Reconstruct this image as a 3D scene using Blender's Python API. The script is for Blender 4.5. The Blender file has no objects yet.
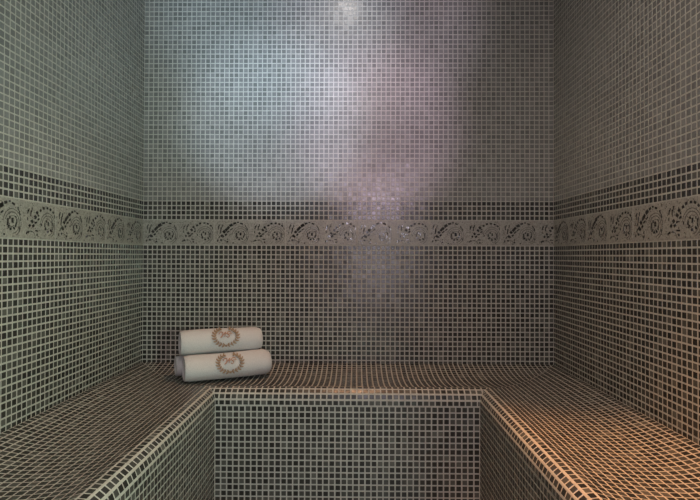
import bpy, math, random
import numpy as np
from mathutils import Vector, Matrix

random.seed(7)
RNG = np.random.default_rng(11)
C = bpy.context.scene.collection
sc = bpy.context.scene

# ------------------------------------------------------------------ room measures (metres)
P = 0.025                       # mosaic pitch
XL, XR, YB, YF = -1.12, 1.03, 2.626, -0.55
ZC = 1.02                       # eye height
ZCEIL = 2.62
Z_FR0, Z_FR1 = 1.0728, 1.2046   # patterned border
BENCH_WB, BENCH_WL, BENCH_WR = 0.535, 0.535, 0.515

# ------------------------------------------------------------------ materials
def new_mat(name):
    m = bpy.data.materials.new(name); m.use_nodes = True
    nt = m.node_tree; b = nt.nodes['Principled BSDF']
    return m, nt, b

def nd(nt, t, **kw):
    n = nt.nodes.new(t)
    for k, v in kw.items(): setattr(n, k, v)
    return n

def tile_mat(name, stops, rough, spec=0.5, bump=0.15):
    m, nt, b = new_mat(name)
    g = nd(nt, 'ShaderNodeNewGeometry')
    r = nd(nt, 'ShaderNodeValToRGB'); r.color_ramp.interpolation = 'LINEAR'
    els = r.color_ramp.elements
    while len(els) < len(stops): els.new(0.5)
    for e, (p, c) in zip(els, stops): e.position = p; e.color = (*c, 1)
    nt.links.new(g.outputs['Random Per Island'], r.inputs['Fac'])
    tc = nd(nt, 'ShaderNodeTexCoord')
    n = nd(nt, 'ShaderNodeTexNoise'); n.inputs['Scale'].default_value = 160; n.inputs['Detail'].default_value = 3
    nt.links.new(tc.outputs['Object'], n.inputs['Vector'])
    mp = nd(nt, 'ShaderNodeMapRange'); mp.inputs['To Min'].default_value = 0.72; mp.inputs['To Max'].default_value = 1.28
    nt.links.new(n.outputs['Fac'], mp.inputs['Value'])
    mx = nd(nt, 'ShaderNodeMix', data_type='RGBA', blend_type='MULTIPLY'); mx.inputs['Factor'].default_value = 1
    nt.links.new(r.outputs['Color'], mx.inputs['A']); nt.links.new(mp.outputs['Result'], mx.inputs['B'])
    nt.links.new(mx.outputs['Result'], b.inputs['Base Color'])
    b.inputs['Roughness'].default_value = rough
    b.inputs['Specular IOR Level'].default_value = spec
    n2 = nd(nt, 'ShaderNodeTexNoise'); n2.inputs['Scale'].default_value = 55; n2.inputs['Detail'].default_value = 2
    nt.links.new(tc.outputs['Object'], n2.inputs['Vector'])
    bp = nd(nt, 'ShaderNodeBump'); bp.inputs['Strength'].default_value = bump; bp.inputs['Distance'].default_value = 0.004
    nt.links.new(n2.outputs['Fac'], bp.inputs['Height']); nt.links.new(bp.outputs['Normal'], b.inputs['Normal'])
    return m

def rough_mat(name, c0, c1, scale, rough=0.85, bump=0.3, dist=0.001, voro=0):
    m, nt, b = new_mat(name)
    tc = nd(nt, 'ShaderNodeTexCoord')
    n = nd(nt, 'ShaderNodeTexNoise'); n.inputs['Scale'].default_value = scale; n.inputs['Detail'].default_value = 4
    nt.links.new(tc.outputs['Object'], n.inputs['Vector'])
    r = nd(nt, 'ShaderNodeValToRGB')
    r.color_ramp.elements[0].position = 0.3; r.color_ramp.elements[0].color = (*c0, 1)
    r.color_ramp.elements[1].position = 0.7; r.color_ramp.elements[1].color = (*c1, 1)
    nt.links.new(n.outputs['Fac'], r.inputs['Fac'])
    b.inputs['Roughness'].default_value = rough
    bp = nd(nt, 'ShaderNodeBump'); bp.inputs['Strength'].default_value = bump; bp.inputs['Distance'].default_value = dist
    if voro:
        v = nd(nt, 'ShaderNodeTexVoronoi'); v.inputs['Scale'].default_value = voro
        nt.links.new(tc.outputs['Object'], v.inputs['Vector'])
        hs = nd(nt, 'ShaderNodeSeparateColor'); nt.links.new(v.outputs['Color'], hs.inputs['Color'])
        mp = nd(nt, 'ShaderNodeMapRange'); mp.inputs['To Min'].default_value = 0.72; mp.inputs['To Max'].default_value = 1.2
        nt.links.new(hs.outputs[0], mp.inputs['Value'])
        mx = nd(nt, 'ShaderNodeMix', data_type='RGBA', blend_type='MULTIPLY'); mx.inputs['Factor'].default_value = 1
        nt.links.new(r.outputs['Color'], mx.inputs['A']); nt.links.new(mp.outputs['Result'], mx.inputs['B'])
        nt.links.new(mx.outputs['Result'], b.inputs['Base Color'])
        nt.links.new(v.outputs['Distance'], bp.inputs['Height'])
    else:
        nt.links.new(r.outputs['Color'], b.inputs['Base Color'])
        nt.links.new(n.outputs['Fac'], bp.inputs['Height'])
    nt.links.new(bp.outputs['Normal'], b.inputs['Normal'])
    return m

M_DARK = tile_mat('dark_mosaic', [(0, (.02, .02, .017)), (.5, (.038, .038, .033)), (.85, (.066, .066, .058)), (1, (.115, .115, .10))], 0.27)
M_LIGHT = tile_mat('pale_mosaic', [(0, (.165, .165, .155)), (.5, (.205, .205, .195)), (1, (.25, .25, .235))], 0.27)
M_GROUT = rough_mat('grout', (.42, .405, .36), (.53, .51, .455), 60)
M_BORDER = rough_mat('border_stone', (.31, .295, .26), (.37, .355, .31), 30, rough=0.36, bump=0.35, dist=0.0015, voro=210)
M_CHIP = tile_mat('border_chip', [(0, (.010, .010, .009)), (1, (.035, .034, .03))], 0.17)
M_CHIP2 = tile_mat('border_chip_grey', [(0, (.08, .076, .066)), (1, (.17, .16, .145))], 0.2)
M_CEIL = rough_mat('ceiling_plaster', (.42, .40, .36), (.47, .45, .41), 12)
M_FLOOR = tile_mat('floor_mosaic', [(0, (.03, .03, .026)), (1, (.12, .12, .1))], 0.3)
M_TOWEL = rough_mat('white_terry', (.60, .575, .56), (.68, .655, .64), 220, rough=0.95, bump=0.7, dist=0.003)
M_TOWEL.node_tree.nodes['Principled BSDF'].inputs['Sheen Weight'].default_value = 0.25
M_GOLD = rough_mat('gold_brown_thread', (.33, .21, .125), (.42, .28, .175), 400, rough=0.6)
M_RED = rough_mat('red_brown_thread', (.42, .21, .14), (.5, .28, .18), 400, rough=0.6)
M_STEEL, _nt, _b = new_mat('brushed_steel')
_b.inputs['Metallic'].default_value = 1; _b.inputs['Roughness'].default_value = 0.35; _b.inputs['Base Color'].default_value = (.5, .5, .5, 1)
M_GLASS = bpy.data.materials.new('door_glass'); M_GLASS.use_nodes = True
nt = M_GLASS.node_tree; nt.nodes.clear()
o_ = nd(nt, 'ShaderNodeOutputMaterial'); mxs = nd(nt, 'ShaderNodeMixShader'); tr = nd(nt, 'ShaderNodeBsdfTransparent'); gl = nd(nt, 'ShaderNodeBsdfGlossy')
gl.inputs['Roughness'].default_value = 0.05; mxs.inputs['Fac'].default_value = 0.08
nt.links.new(tr.outputs[0], mxs.inputs[1]); nt.links.new(gl.outputs[0], mxs.inputs[2]); nt.links.new(mxs.outputs[0], o_.inputs[0])

# ------------------------------------------------------------------ mesh collector
class MB:
    def __init__(s): s.v = []; s.f = []; s.m = []
    def poly(s, pts, mi=0):
        b = len(s.v); s.v.extend([tuple(p) for p in pts]); s.f.append(tuple(range(b, b + len(pts)))); s.m.append(mi)
    def chip(s, ring, n, t, mi, top_in=0.8, base=-0.0006, tilt=0.0):
        """raised tile: convex ring of points on the surface, normal n, thickness t"""
        n = Vector(n); k = len(ring)
        c = sum((Vector(p) for p in ring), Vector()) / k
        b = len(s.v)
        e = (Vector(ring[1]) - Vector(ring[0])).normalized(); g = n.cross(e)
        a1 = random.gauss(0, tilt); a2 = random.gauss(0, tilt)
        for p in ring: s.v.append(tuple(Vector(p) + n * base))
        for p in ring:
            d = (Vector(p) - c); q = d * top_in
            s.v.append(tuple(c + q + n * (t + a1 * q.dot(e) + a2 * q.dot(g))))
        s.f.append(tuple(range(b + k, b + 2 * k))); s.m.append(mi)
        for i in range(k):
            j = (i + 1) % k
            s.f.append((b + i, b + j, b + k + j, b + k + i)); s.m.append(mi)
    def box(s, a, b_, mi=0):
        x0, y0, z0 = a; x1, y1, z1 = b_; b = len(s.v)
        s.v += [(x0,y0,z0),(x1,y0,z0),(x1,y1,z0),(x0,y1,z0),(x0,y0,z1),(x1,y0,z1),(x1,y1,z1),(x0,y1,z1)]
        for q in ((0,3,2,1),(4,5,6,7),(0,1,5,4),(1,2,6,5),(2,3,7,6),(3,0,4,7)):
            s.f.append(tuple(b + i for i in q)); s.m.append(mi)
    def build(s, name, mats, parent=None, smooth=False, origin=None):
        me = bpy.data.meshes.new(name)
        v = s.v
        if origin is not None: v = [(x - origin[0], y - origin[1], z - origin[2]) for x, y, z in v]
        me.from_pydata(v, [], s.f); me.update()
        for m in (mats if isinstance(mats, (list, tuple)) else [mats]): me.materials.append(m)
        me.polygons.foreach_set('material_index', s.m)
        if smooth: me.polygons.foreach_set('use_smooth', [True] * len(s.f))
        o = bpy.data.objects.new(name, me); C.objects.link(o)
        if parent: o.parent = parent
        if origin is not None: o.location = origin
        return o

def struct(o):
    o['kind'] = 'structure'; return o
def tag(o, label, cat, group=None):
    o['label'] = label; o['category'] = cat
    if group: o['group'] = group
    return o

GAP = 0.0050      # grout joint width
TT = 0.0011       # tile stands proud of grout
TILT = 0.012

def tile_rect(mb, O, u, v, n, nu, nv, mi, gap=GAP):
    O, u, v, n = map(Vector, (O, u, v, n))
    a = gap / 2
    for i in range(nu):
        for j in range(nv):
            g = [random.uniform(-.0003, .0003) for _ in range(2)]
            x0, x1 = i * P + a + g[0], (i + 1) * P - a + g[0]
            y0, y1 = j * P + a + g[1], (j + 1) * P - a + g[1]
            mb.chip([O + u*x0 + v*y0, O + u*x1 + v*y0, O + u*x1 + v*y1, O + u*x0 + v*y1], n, TT, mi, 0.9, tilt=TILT)

# ------------------------------------------------------------------ walls
def wall(name, O, u, n, length, thick_dir):
    """O: left bottom corner (z=0) seen from the room, u along the wall, n into the room"""
    O, u, n = Vector(O), Vector(u), Vector(n)
    mb = MB()
    up = Vector((0, 0, 1))
    a, b = O, O + u * length
    # solid slab: front face = grout bed
    back = -n * 0.08
    for q in ([a, b, b + up*ZCEIL, a + up*ZCEIL],
              [a + back, a + up*ZCEIL + back, b + up*ZCEIL + back, b + back],
              [a, a + up*ZCEIL, a + up*ZCEIL + back, a + back], [b, b + back, b + up*ZCEIL + back, b + up*ZCEIL],
              [a, a + back, b + back, b], [a + up*ZCEIL, b + up*ZCEIL, b + up*ZCEIL + back, a + up*ZCEIL + back]):
        mb.poly(q, 0)
    nu = int(round(length / P))
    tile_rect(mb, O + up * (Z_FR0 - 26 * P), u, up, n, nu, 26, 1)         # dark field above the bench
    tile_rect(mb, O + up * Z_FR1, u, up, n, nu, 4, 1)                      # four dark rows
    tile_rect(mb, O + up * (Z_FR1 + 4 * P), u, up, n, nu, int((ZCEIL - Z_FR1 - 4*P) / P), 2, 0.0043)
    return struct(mb.build(name, [M_GROUT, M_DARK, M_LIGHT]))

LSIDE = 125 * P
wall('wall_back', (XL, YB, 0), (1, 0, 0), (0, -1, 0), XR - XL, None)
wall('wall_left', (XL, YB - LSIDE, 0), (0, 1, 0), (1, 0, 0), LSIDE, None)
wall('wall_right', (XR, YB, 0), (0, -1, 0), (-1, 0, 0), LSIDE, None)
YF = YB - LSIDE

# ------------------------------------------------------------------ patterned border (trim)
A_BIG = [(130,295,17,11,-45),(165,240,17,13,-45),(197,210,18,12,-50),(225,183,19,12,-50),(265,150,24,13,-28),(320,122,20,9,-15),(368,108,13,6,0),(420,125,19,7,18),
         (485,165,6,12,-20),(506,198,6,15,-18),(150,308,14,8,-40),(190,280,16,8,-40),(226,238,20,6,-35),(270,206,20,5,-33),
         (85,160,7,16,25),(80,190,6,13,-5),(135,160,6,15,12),(117,208,8,18,8),(110,245,7,15,15),(120,355,14,8,0),(70,365,8,10,20),(95,315,6,14,30),(215,378,9,8,0),(215,345,6,7,0),(300,395,9,6,0),(60,250,4,9,0),
         (408,270,14,15,0),(374,246,9,9,0),(345,270,8,11,0),(343,300,8,12,10),(356,326,10,9,30),(387,345,14,8,0),(431,338,9,10,-40),(455,306,9,14,20),(467,272,6,13,0),(455,240,5,9,-20),(505,335,5,12,-10)]
B_BIG = [(125,300,13,9,-45),(160,262,15,12,-40),(210,215,14,13,-45),(236,176,15,11,-45),(290,150,15,9,-25),(337,125,15,9,-10),(400,120,15,8,0),(452,130,14,8,25),(495,156,15,7,40),(522,192,5,13,-12),
         (178,300,18,9,-25),(215,270,18,6,-15),(256,236,16,6,-35),(258,200,8,8,-30),
         (95,182,7,17,10),(140,190,7,21,5),(156,153,6,14,12),(110,160,5,11,12),(90,240,5,10,0),(80,370,7,9,20),(102,360,10,8,0),(150,355,9,5,0),(228,345,20,5,5),(235,382,9,8,0),(300,285,6,9,0),
         (418,270,10,14,0),(386,248,10,8,-20),(358,285,9,12,0),(371,320,11,11,30),(412,346,13,8,0),(460,334,10,10,-35),(481,308,5,11,0),(482,272,7,12,0),(462,250,5,8,0)]
def fine_rings():
    out = []
    for (cx, cy, r0, r1, n, a0, a1) in ((408, 290, 95, 92, 26, -160, 80), (408, 290, 122, 118, 26, -170, 60), (405, 290, 30, 66, 12, 60, 300), (150, 420, 70, 60, 9, -120, -20)):
        for k in range(n):
            t = k / (n - 1); a = math.radians(a0 + (a1 - a0) * t); r = r0 + (r1 - r0) * t
            out.append((cx + r * math.cos(a), cy + r * math.sin(a), 7, 3.2, math.degrees(a) + 90))
    for k in range(60):
        out.append((random.uniform(30, 520), random.uniform(90, 410), random.uniform(4, 7), random.uniform(2.5, 4), random.uniform(0, 180)))
    return out

def border(name, O, u, n, length, offset=0.0, from_end=False):
    O, u, n = Vector(O), Vector(u), Vector(n); up = Vector((0, 0, 1))
    H = Z_FR1 - Z_FR0; PW = 15 * P; T = 0.0016
    mb = MB()
    k0 = -1 if from_end else 0
    s = (length % PW) - PW - .021 if from_end else 0.0
    while s < length - 1e-4:
        a, b = max(s, 0) + 0.0008, min(s + PW, length) - 0.0008
        base = O + up * Z_FR0
        if b - a > 0.01:
            z0, z1 = 0.0015, H - 0.0015
            mb.chip([base + u*a + up*z0, base + u*b + up*z0, base + u*b + up*z1, base + u*a + up*z1], n, T, 0, 0.995)
            for half, L in ((0, A_BIG), (1, B_BIG)):
                for (px, py, rx, ry, ang), mi in [(c, 1) for c in L] + [(c, 2) for c in fine_rings()]:
                    cu = s + half * PW / 2 + (px - 15) / 529 * PW / 2
                    cv = H * (1 - (py - 75) / 350)
                    if cu < a + 0.004 or cu > b - 0.004: continue
                    sx = (1.7 if mi == 1 else 1.9) * PW / 2 / 529; sy = sx * (1.4 if mi == 1 else 1); ca, sa = math.cos(math.radians(-ang)), math.sin(math.radians(-ang))
                    ring = []
                    ns = 4
                    for q in range(ns):
                        t = 2 * math.pi * q / ns + math.pi / 4; j = random.uniform(.85, 1.1)
                        ex, ey = rx * sx * math.cos(t) * j, ry * sy * math.sin(t) * j
                        ring.append(base + n * T + u * (cu + ex * ca - ey * sa) + up * (cv + ex * sa + ey * ca))
                    mb.chip(ring, n, 0.0007, mi, 0.85, tilt=0.05)
        s += PW
    return struct(mb.build(name, [M_BORDER, M_CHIP, M_CHIP2]))
border('trim_1', (XL, YB, 0), (1, 0, 0), (0, -1, 0), XR - XL)
border('trim_2', (XL, YF, 0), (0, 1, 0), (1, 0, 0), LSIDE, from_end=True)
border('trim_3', (XR, YB, 0), (0, -1, 0), (-1, 0, 0), LSIDE)

# ------------------------------------------------------------------ floor, ceiling, front wall, door
mb = MB(); mb.box((XL - .08, YF - .08, -.1), (XR + .08, YB + .08, 0), 0)
x0, x1 = XL + BENCH_WL, XR - BENCH_WR
tile_rect(mb, (x0, YF, 0), (1, 0, 0), (0, 1, 0), (0, 0, 1), int((x1 - x0) / P), int((YB - BENCH_WB - YF) / P), 1)
struct(mb.build('floor', [M_GROUT, M_FLOOR]))
mb = MB(); mb.box((XL - .08, YF - .08, ZCEIL), (XR + .08, YB + .08, ZCEIL + .1)); struct(mb.build('ceiling', M_CEIL))
DX0, DX1, DH = -0.42, 0.40, 2.05
mb = MB()
for a, b in (((XL, 0), (DX0, ZCEIL)), ((DX1, 0), (XR, ZCEIL)), ((DX0, DH), (DX1, ZCEIL))):
    mb.box((a[0], YF - .08, a[1]), (b[0], YF, b[1]), 0)
struct(mb.build('wall_front', M_BORDER))
mb = MB()
for a, b in (((DX0, 0), (DX0 + .04, DH)), ((DX1 - .04, 0), (DX1, DH)), ((DX0 + .04, DH - .04), (DX1 - .04, DH))):
    mb.box((a[0], YF - .065, a[1]), (b[0], YF - .015, b[1]))
door = struct(mb.build('door_1', M_STEEL))
mb = MB(); mb.box((DX0 + .04, YF - .044, .01), (DX1 - .04, YF - .036, DH - .04)); mb.build('door_pane', M_GLASS, door)

# ------------------------------------------------------------------ tiled bench
BZ = ZC
PROF = [(0.003, -.563), (.05, -.573), (.09, -.5825), (.14, -.590), (.20, -.594), (.26, -.593), (.32, -.589), (.38, -.582), (.43, -.573), (.465, -.563), (.48, -.5595)]
def profile(W):
    """arc-length sampled (distance from wall, height) rows down over the rounded nosing"""
    k = W / 0.535
    pts = [(d * k, h) for d, h in PROF]
    # nosing: quarter round of radius r from crest to vertical
    r = W - 0.487 * k
    cx, cz = W - r, -.558 - r
    for a in range(0, 91, 10):
        t = math.radians(a); pts.append((cx + r * math.sin(t), cz + r * math.cos(t)))
    pts.append((W, cz - 0.02))
    s = [0]
    for p, q in zip(pts, pts[1:]): s.append(s[-1] + math.hypot(q[0] - p[0], q[1] - p[1]))
    tot = s[-1]; n = int(round(tot / P))
    out = []
    for i in range(n + 1):
        x = tot * i / n
        out.append((float(np.interp(x, s, [p[0] for p in pts])), BZ + float(np.interp(x, s, [p[1] for p in pts]))))
    return out

def clip_half(poly, fn):
    out = []
    for i, p in enumerate(poly):
        q = poly[(i + 1) % len(poly)]; a, b = fn(p), fn(q)
        if a >= 0: out.append(p)
        if (a >= 0) != (b >= 0):
            t = a / (a - b); out.append((p[0] + (q[0] - p[0]) * t, p[1] + (q[1] - p[1]) * t))
    return out

def poly_area(p):
    return abs(sum(p[i][0] * p[(i+1) % len(p)][1] - p[(i+1) % len(p)][0] * p[i][1] for i in range(len(p)))) / 2

def seat(name, W, to3, lim0, lim1, phase, parent):
    """to3(l, d, z) -> point; l runs along the bench between lim0(d/W) and lim1(d/W)"""
    rows = profile(W); mb = MB()
    for (d0, z0), (d1, z1) in zip(rows, rows[1:]):
        a0, b0, a1, b1 = lim0(d0 / W), lim1(d0 / W), lim0(d1 / W), lim1(d1 / W)
        # grout bed of this row
        mb.poly([to3(a0, d0, z0), to3(b0, d0, z0), to3(b1, d1, z1), to3(a1, d1, z1)], 0)
        e0, e1 = to3(0, d0, z0), to3(0, d1, z1)
        along = (to3(1, d0, z0) - to3(0, d0, z0)); nrm = along.cross(e1 - e0).normalized()
        if nrm.z < -0.01: nrm = -nrm
        if abs(nrm.z) <= 0.01 and (to3(0, 1, 0) - to3(0, 0, 0)).dot(nrm) < 0: nrm = -nrm
        rl = math.hypot(d1 - d0, z1 - z0); g = GAP / 2; gs = 0.0037 if d1 > W * .94 else g
        lo, hi = min(a0, a1), max(b0, b1)
        i0, i1 = int(math.floor((lo - phase) / P)), int(math.ceil((hi - phase) / P))
        fa = lambda y: a0 + (a1 - a0) * y / rl + g * .8
        fb = lambda y: b0 + (b1 - b0) * y / rl - g * .8
        for i in range(i0, i1):
            x0, x1 = phase + i * P + g, phase + (i + 1) * P - g
            poly = [(x0, gs), (x1, gs), (x1, rl - gs), (x0, rl - gs)]
            poly = clip_half(poly, lambda p: p[0] - fa(p[1])); 
            if len(poly) > 2: poly = clip_half(poly, lambda p: fb(p[1]) - p[0])
            if len(poly) < 3 or poly_area(poly) < 2e-5: continue
            ring = []
            for (x, y) in poly:
                t = y / rl
                ring.append(to3(x, d0 + (d1 - d0) * t, z0 + (z1 - z0) * t))
            nn = (ring[1] - ring[0]).cross(ring[2] - ring[0])
            if nn.dot(nrm) < 0: ring.reverse()
            mb.chip(ring, nrm, TT, 1, 0.9, tilt=TILT)
    return mb.build(name, [M_GROUT, M_DARK], parent), rows[-1][1]

bench = bpy.data.objects.new('tiled_bench', None); C.objects.link(bench)
bench.location = (0, 0, 0)
tag(bench, 'U-shaped built-in steam room bench tiled in dark mosaic with rounded front edge', 'bench')
V = Vector
YIN = YB - BENCH_WB
seat('seat', BENCH_WB, lambda l, d, z: V((l, YB - d, z)), lambda t: XL + max(.003, t * BENCH_WL), lambda t: XR - max(.003, t * BENCH_WR), XL, bench)
_, zl = seat('seat', BENCH_WL, lambda l, d, z: V((XL + d, l, z)), lambda t: YF + .003, lambda t: YB - t * BENCH_WB, YB - 200 * P, bench)
seat('seat', BENCH_WR, lambda l, d, z: V((XR - d, l, z)), lambda t: YF + .003, lambda t: YB - t * BENCH_WB, YB - 200 * P, bench)
def riser(O, u, n, length, ztop):
    O, u, n = V(O), V(u), V(n); up = V((0, 0, 1)); mb = MB()
    a, b = O, O + u * length
    mb.poly([a, b, b + up * ztop, a + up * ztop], 0)
    nv = int(ztop / P) + 1; nu = int(length / P + 0.3)
    tile_rect(mb, O + up * (ztop - nv * P) + u * (length - nu * P) / 2, u, up, n, nu, nv, 1)
    return mb.build('riser', [M_GROUT, M_DARK], bench)
xi0, xi1 = XL + BENCH_WL, XR - BENCH_WR
riser((xi0, YIN, 0), (1, 0, 0), (0, -1, 0), xi1 - xi0, zl)
riser((xi0, YF + .003, 0), (0, 1, 0), (1, 0, 0), YIN - YF - .003, zl)
riser((xi1, YIN, 0), (0, -1, 0), (-1, 0, 0), YIN - YF - .003, zl)

# ------------------------------------------------------------------ rolled towels
def make_towel(L, R, seed, logo, phi_logo, a_logo):
    """roll along local X, resting on z=0; -Y faces the viewer.  returns (mesh towel object)"""
    rnd = random.Random(seed)
    T = 0.0105; turns = (R - 0.006) / T
    th_end = math.radians(-105); th0 = th_end - turns * 2 * math.pi      # outer flap ends under the roll
    def rad(th): return R - T * (th_end - th) / (2 * math.pi)
    ph = [rnd.uniform(0, 6.28) for _ in range(6)]
    def deform(x, y, z):
        # soft, slightly flattened roll; y,z are about the axis
        w = 1 + .012 * math.sin(9 * x + ph[0]) + .01 * math.sin(17 * x + ph[1])
        y *= 1.02 * w; z *= .975 * w
        if z < 0: z *= .95
        zz = z + .0016 * math.sin(12 * x + ph[2])
        # belly pressed on what it rests on
        fl = -R * .905
        if zz < fl: zz = fl + (zz - fl) * .15
        return (x, y, zz + R * .93)
    mb = MB(); NT = int(turns * 40); ring = []
    na = 18; hl = L / 2
    for k in range(NT + 1):
        th = th0 + (th_end - th0) * k / NT
        r_out = rad(th); r_mid = r_out - T / 2; t = T * 0.47
        outer = (th_end - th) / (2 * math.pi)
        ext = hl - .0025 * abs(math.sin(outer * 2.1 + ph[3])) - (0.004 if outer > 1 else 0)
        sec = []
        xs = np.linspace(-ext + t, ext - t, na)
        for x in xs: sec.append((x, t))
        for q in range(1, 6):
            a = math.pi / 2 - math.pi * q / 6; sec.append((ext - t + t * math.cos(a), t * math.sin(a)))
        for x in xs[::-1]: sec.append((x, -t))
        for q in range(1, 6):
            a = -math.pi / 2 - math.pi * q / 6; sec.append((-ext + t + t * math.cos(a), t * math.sin(a)))
        row = []
        for (x, dr) in sec:
            # the roll's ends are a little softer
            edge = max(0, (abs(x) - (hl - .04)) / .04); rr = (r_mid + dr) * (1 - (.20 if x > 0 else .10) * edge ** 2.6)
            row.append(deform(x, -rr * math.cos(th), rr * math.sin(th)))
        ring.append(row)
    m = len(ring[0])
    for row in ring: mb.v.extend(row)
    for k in range(NT):
        for i in range(m):
            j = (i + 1) % m
            mb.f.append((k*m + i, k*m + j, (k+1)*m + j, (k+1)*m + i)); mb.m.append(0)
    mb.f.append(tuple(range(m - 1, -1, -1))); mb.m.append(0)
    mb.f.append(tuple(NT * m + i for i in range(m))); mb.m.append(0)
    o = mb.build('rolled_towel', M_TOWEL, smooth=True)
    if not logo: return o
    def surf(a, s, h=0.0):
        """point on the front: a along the roll, s arc length up from the logo centre"""
        th = phi_logo + s / R
        rr = rad(th) - T * .03 + h
        return V(deform(a, -rr * math.cos(th), rr * math.sin(th)))
    eb = MB()
    def stroke(pts, w, mi):
        n = len(pts)
        for i in range(n - 1):
            (x0, y0), (x1, y1) = pts[i], pts[i+1]
            dx, dy = x1 - x0, y1 - y0; l = math.hypot(dx, dy) or 1; nx, ny = -dy / l * w / 2, dx / l * w / 2
            ex, ey = dx / l * w * .2, dy / l * w * .2
            q = [(x0 - ex + nx, y0 - ey + ny), (x0 - ex - nx, y0 - ey - ny), (x1 + ex - nx, y1 + ey - ny), (x1 + ex + nx, y1 + ey + ny)]
            blob(q, mi)
    def blob(q, mi):
        k = len(q); b = len(eb.v)
        for (x, y) in q: eb.v.append(tuple(surf(a_logo + x, y, -.0012)))
        cx = sum(p[0] for p in q) / k; cy = sum(p[1] for p in q) / k
        for (x, y) in q: eb.v.append(tuple(surf(a_logo + cx + (x - cx) * .8, cy + (y - cy) * .8, .0022)))
        eb.f.append(tuple(range(b + 2*k - 1, b + k - 1, -1))); eb.m.append(mi)
        for i in range(k):
            j = (i + 1) % k
            eb.f.append((b + j, b + i, b + k + i, b + k + j)); eb.m.append(mi)
    RX, RY = .054, .043
    stem = [(RX * math.cos(math.radians(a)), RY * math.sin(math.radians(a))) for a in range(108, 433, 9)]
    stroke(stem, .0025, 0)
    for side in (1, -1):
        for k in range(10):
            a = math.radians(-90 + side * (8 + k * 15.8))
            for io in (1, -1):
                cx, cy = RX * math.cos(a), RY * math.sin(a)
                dirn = math.atan2(RY * math.cos(a) * side, -RX * math.sin(a) * side) + (-.85 if side * io > 0 else .85)
                ll, ww = (.0165, .0072) if io == 1 else (.013, .006)
                dx, dy = math.cos(dirn), math.sin(dirn)
                ox, oy = cx + dx * ll * .55, cy + dy * ll * .55
                leaf = []
                for q in range(8):
                    t = 2 * math.pi * q / 8
                    ex, ey = math.cos(t) * ll / 2, math.sin(t) * ww / 2 * (1 - .35 * math.cos(t))
                    leaf.append((ox + ex * dx - ey * dy, oy + ex * dy + ey * dx))
                blob(leaf, 0)
    # knot at the foot of the wreath
    blob([(.006 * math.cos(2*math.pi*q/8), -RY - .004 + .006 * math.sin(2*math.pi*q/8)) for q in range(8)], 0)
    # two flowing initials and a flourish
    def curve(pts, n=28):
        out = []
        P_ = [pts[0]] + pts + [pts[-1]]
        segs = len(pts) - 1
        for i in range(segs):
            p0, p1, p2, p3 = P_[i], P_[i+1], P_[i+2], P_[i+3]
            for q in range(6):
                t = q / 6
                out.append(tuple(.5 * (2*p1[c] + (p2[c]-p0[c])*t + (2*p0[c]-5*p1[c]+4*p2[c]-p3[c])*t*t + (3*p1[c]-p0[c]-3*p2[c]+p3[c])*t**3) for c in (0, 1)))
        out.append(pts[-1]); return out
    stroke(curve([(-.032, .010), (-.024, .020), (-.014, .017), (-.018, .002), (-.026, -.006), (-.02, -.004), (-.008, .012), (.0, .019), (-.003, .008), (-.006, -.003)]), .0032, 1)
    stroke(curve([(.026, .017), (.016, .021), (.006, .014), (.012, .006), (.016, -.001), (.008, -.007), (.002, -.002)]), .0032, 1)
    stroke(curve([(-.012, .008), (.002, .010), (.018, .009), (.03, .012)]), .0028, 1)
    e = eb.build('embroidered_crest', [M_GOLD, M_RED], o)
    e['label'] = 'gold-brown laurel wreath around flowing script initials'
    return o

def seat_z(y):
    d = YB - y; return BZ + float(np.interp(d, [p[0] for p in PROF], [p[1] for p in PROF]))

YAW = math.radians(27)
AX = V((math.cos(YAW), math.sin(YAW), 0)); BK = V((-math.sin(YAW), math.cos(YAW), 0))
c1 = V((-.608, 2.385, 0))
GRP = 'white rolled towels on the bench'
t1 = make_towel(.405, .070, 1, True, math.radians(26), -.003)
z1 = BZ - .591
t1.location = (c1.x, c1.y, z1); t1.rotation_euler = (0, 0, YAW)
tag(t1, 'front lower white rolled towel with gold wreath crest, resting on the tiled bench', 'towel', GRP)
t2 = make_towel(.37, .057, 2, False, 0, 0)
c2 = c1 + BK * .1295 - AX * .036
t2.location = (c2.x, c2.y, BZ - .579); t2.rotation_euler = (0, -.042, YAW)
tag(t2, 'rear lower white rolled towel without visible crest, mostly hidden against the back wall', 'towel', GRP)
t3 = make_towel(.39, .066, 3, True, math.radians(28), .010)
c3 = c1 + BK * .058 - AX * .018
t3.location = (c3.x, c3.y, z1 + .114); t3.rotation_euler = (0, 0, YAW - math.radians(1.5))
tag(t3, 'topmost white rolled towel with gold wreath crest, lying on two other rolls', 'towel', GRP)

# ------------------------------------------------------------------ lights
def spot(name, loc, target, col, W, size, blend, radius):
    l = bpy.data.lights.new(name, 'SPOT'); l.energy = W; l.color = col; l.spot_size = math.radians(size); l.spot_blend = blend; l.shadow_soft_size = radius
    o = bpy.data.objects.new(name, l); C.objects.link(o); o.location = loc
    o.rotation_euler = (V(target) - V(loc)).to_track_quat('-Z', 'Y').to_euler(); return o
def area(name, loc, target, col, W, sx, sy):
    l = bpy.data.lights.new(name, 'AREA'); l.shape = 'RECTANGLE'; l.size = sx; l.size_y = sy; l.energy = W; l.color = col
    o = bpy.data.objects.new(name, l); C.objects.link(o); o.location = loc
    o.rotation_euler = (V(target) - V(loc)).to_track_quat('-Z', 'Y').to_euler(); return o

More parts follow.
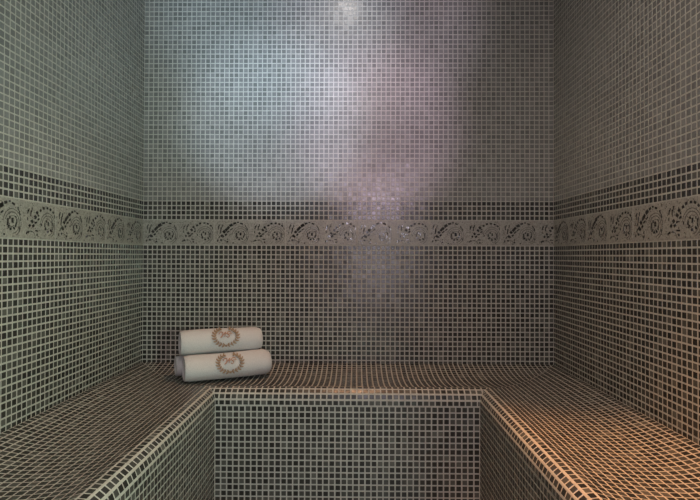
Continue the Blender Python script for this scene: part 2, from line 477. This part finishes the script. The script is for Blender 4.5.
GLOW_SRC = V((.27, YF + .12, 1.22))       # added unseen source; its overlapping spots shape the back wall glow
spot('blue_glow_spot', GLOW_SRC, (-.42, YB, 1.72), (.64, .79, 1.0), 235, 20, .7, .1)
spot('blue_glow_spot', GLOW_SRC, (-.42, YB, 2.32), (.54, .77, 1.0), 215, 26, .8, .1)
spot('teal_glow_spot', GLOW_SRC, (-.85, YB, 2.05), (.62, .95, 1.0), 80, 26, 1, .1)
spot('violet_glow_spot', GLOW_SRC, (.10, YB, 1.68), (1.0, .72, .98), 140, 20, .75, .1)
spot('violet_glow_spot', GLOW_SRC, (.12, YB, 2.26), (.90, .76, 1.0), 135, 23, .8, .1)
spot('white_star_spot', (-.06, 2.07, 2.60), (-.06, YB, 2.1), (1.0, .92, .85), 4.5, 60, 1, .02)
spot('riser_fill', (.45, .40, .35), (-.25, 2.1, .20), (.66, 1.0, .84), 17, 42, 1, .08)  # added low spot, out of view, tints the riser green
spot('amber_floor_spot', (.45, .95, 2.58), (.66, 1.32, .45), (1.0, .40, .12), 210, 36, 1, .03)
spot('warm_back_spot', (.0, 1.85, 2.58), (-.18, 1.72, .45), (1.0, .54, .30), 62, 95, 1, .15)
spot('green_lamp', (.75, .30, .95), (-1.1, 1.30, 1.06), (.65, 1.0, .76), 78, 80, 1, .1)
spot('warm_lamp', (-.75, .0, 2.0), (1.0, .95, 1.45), (1.0, .72, .50), 48, 80, 1, .1)
area('ambient_fill', (0, .3, 2.6), (0, .6, 0), (1.0, .94, .82), 10.5, .5, .5)  # added soft area light for ambient fill, not a real fixture
area('corridor_light', (.26, YF - .3, 1.2), (.26, YB, 1.1), (.94, .87, 1.0), 22, .3, 1.2)

w = bpy.data.worlds.new('world'); sc.world = w; w.use_nodes = True
w.node_tree.nodes['Background'].inputs[0].default_value = (.5, .5, .5, 1); w.node_tree.nodes['Background'].inputs[1].default_value = .05

# ------------------------------------------------------------------ camera
cam = bpy.data.cameras.new('camera'); cam.lens = 502 / 700 * 36; cam.sensor_width = 36; cam.clip_start = .01
co = bpy.data.objects.new('camera', cam); C.objects.link(co)
yaw, pitch, roll = math.atan(6 / 502), math.atan(5.5 / 502), math.radians(.18)
co.matrix_world = Matrix.Translation((0, 0, ZC)) @ Matrix.Rotation(yaw, 4, 'Z') @ Matrix.Rotation(math.pi / 2 + pitch, 4, 'X') @ Matrix.Rotation(roll, 4, 'Z')
sc.camera = co
sc.view_settings.view_transform = 'Standard'; sc.view_settings.look = 'None'; sc.view_settings.gamma = 1; sc.view_settings.use_curve_mapping = False
sc.view_settings.exposure = 0
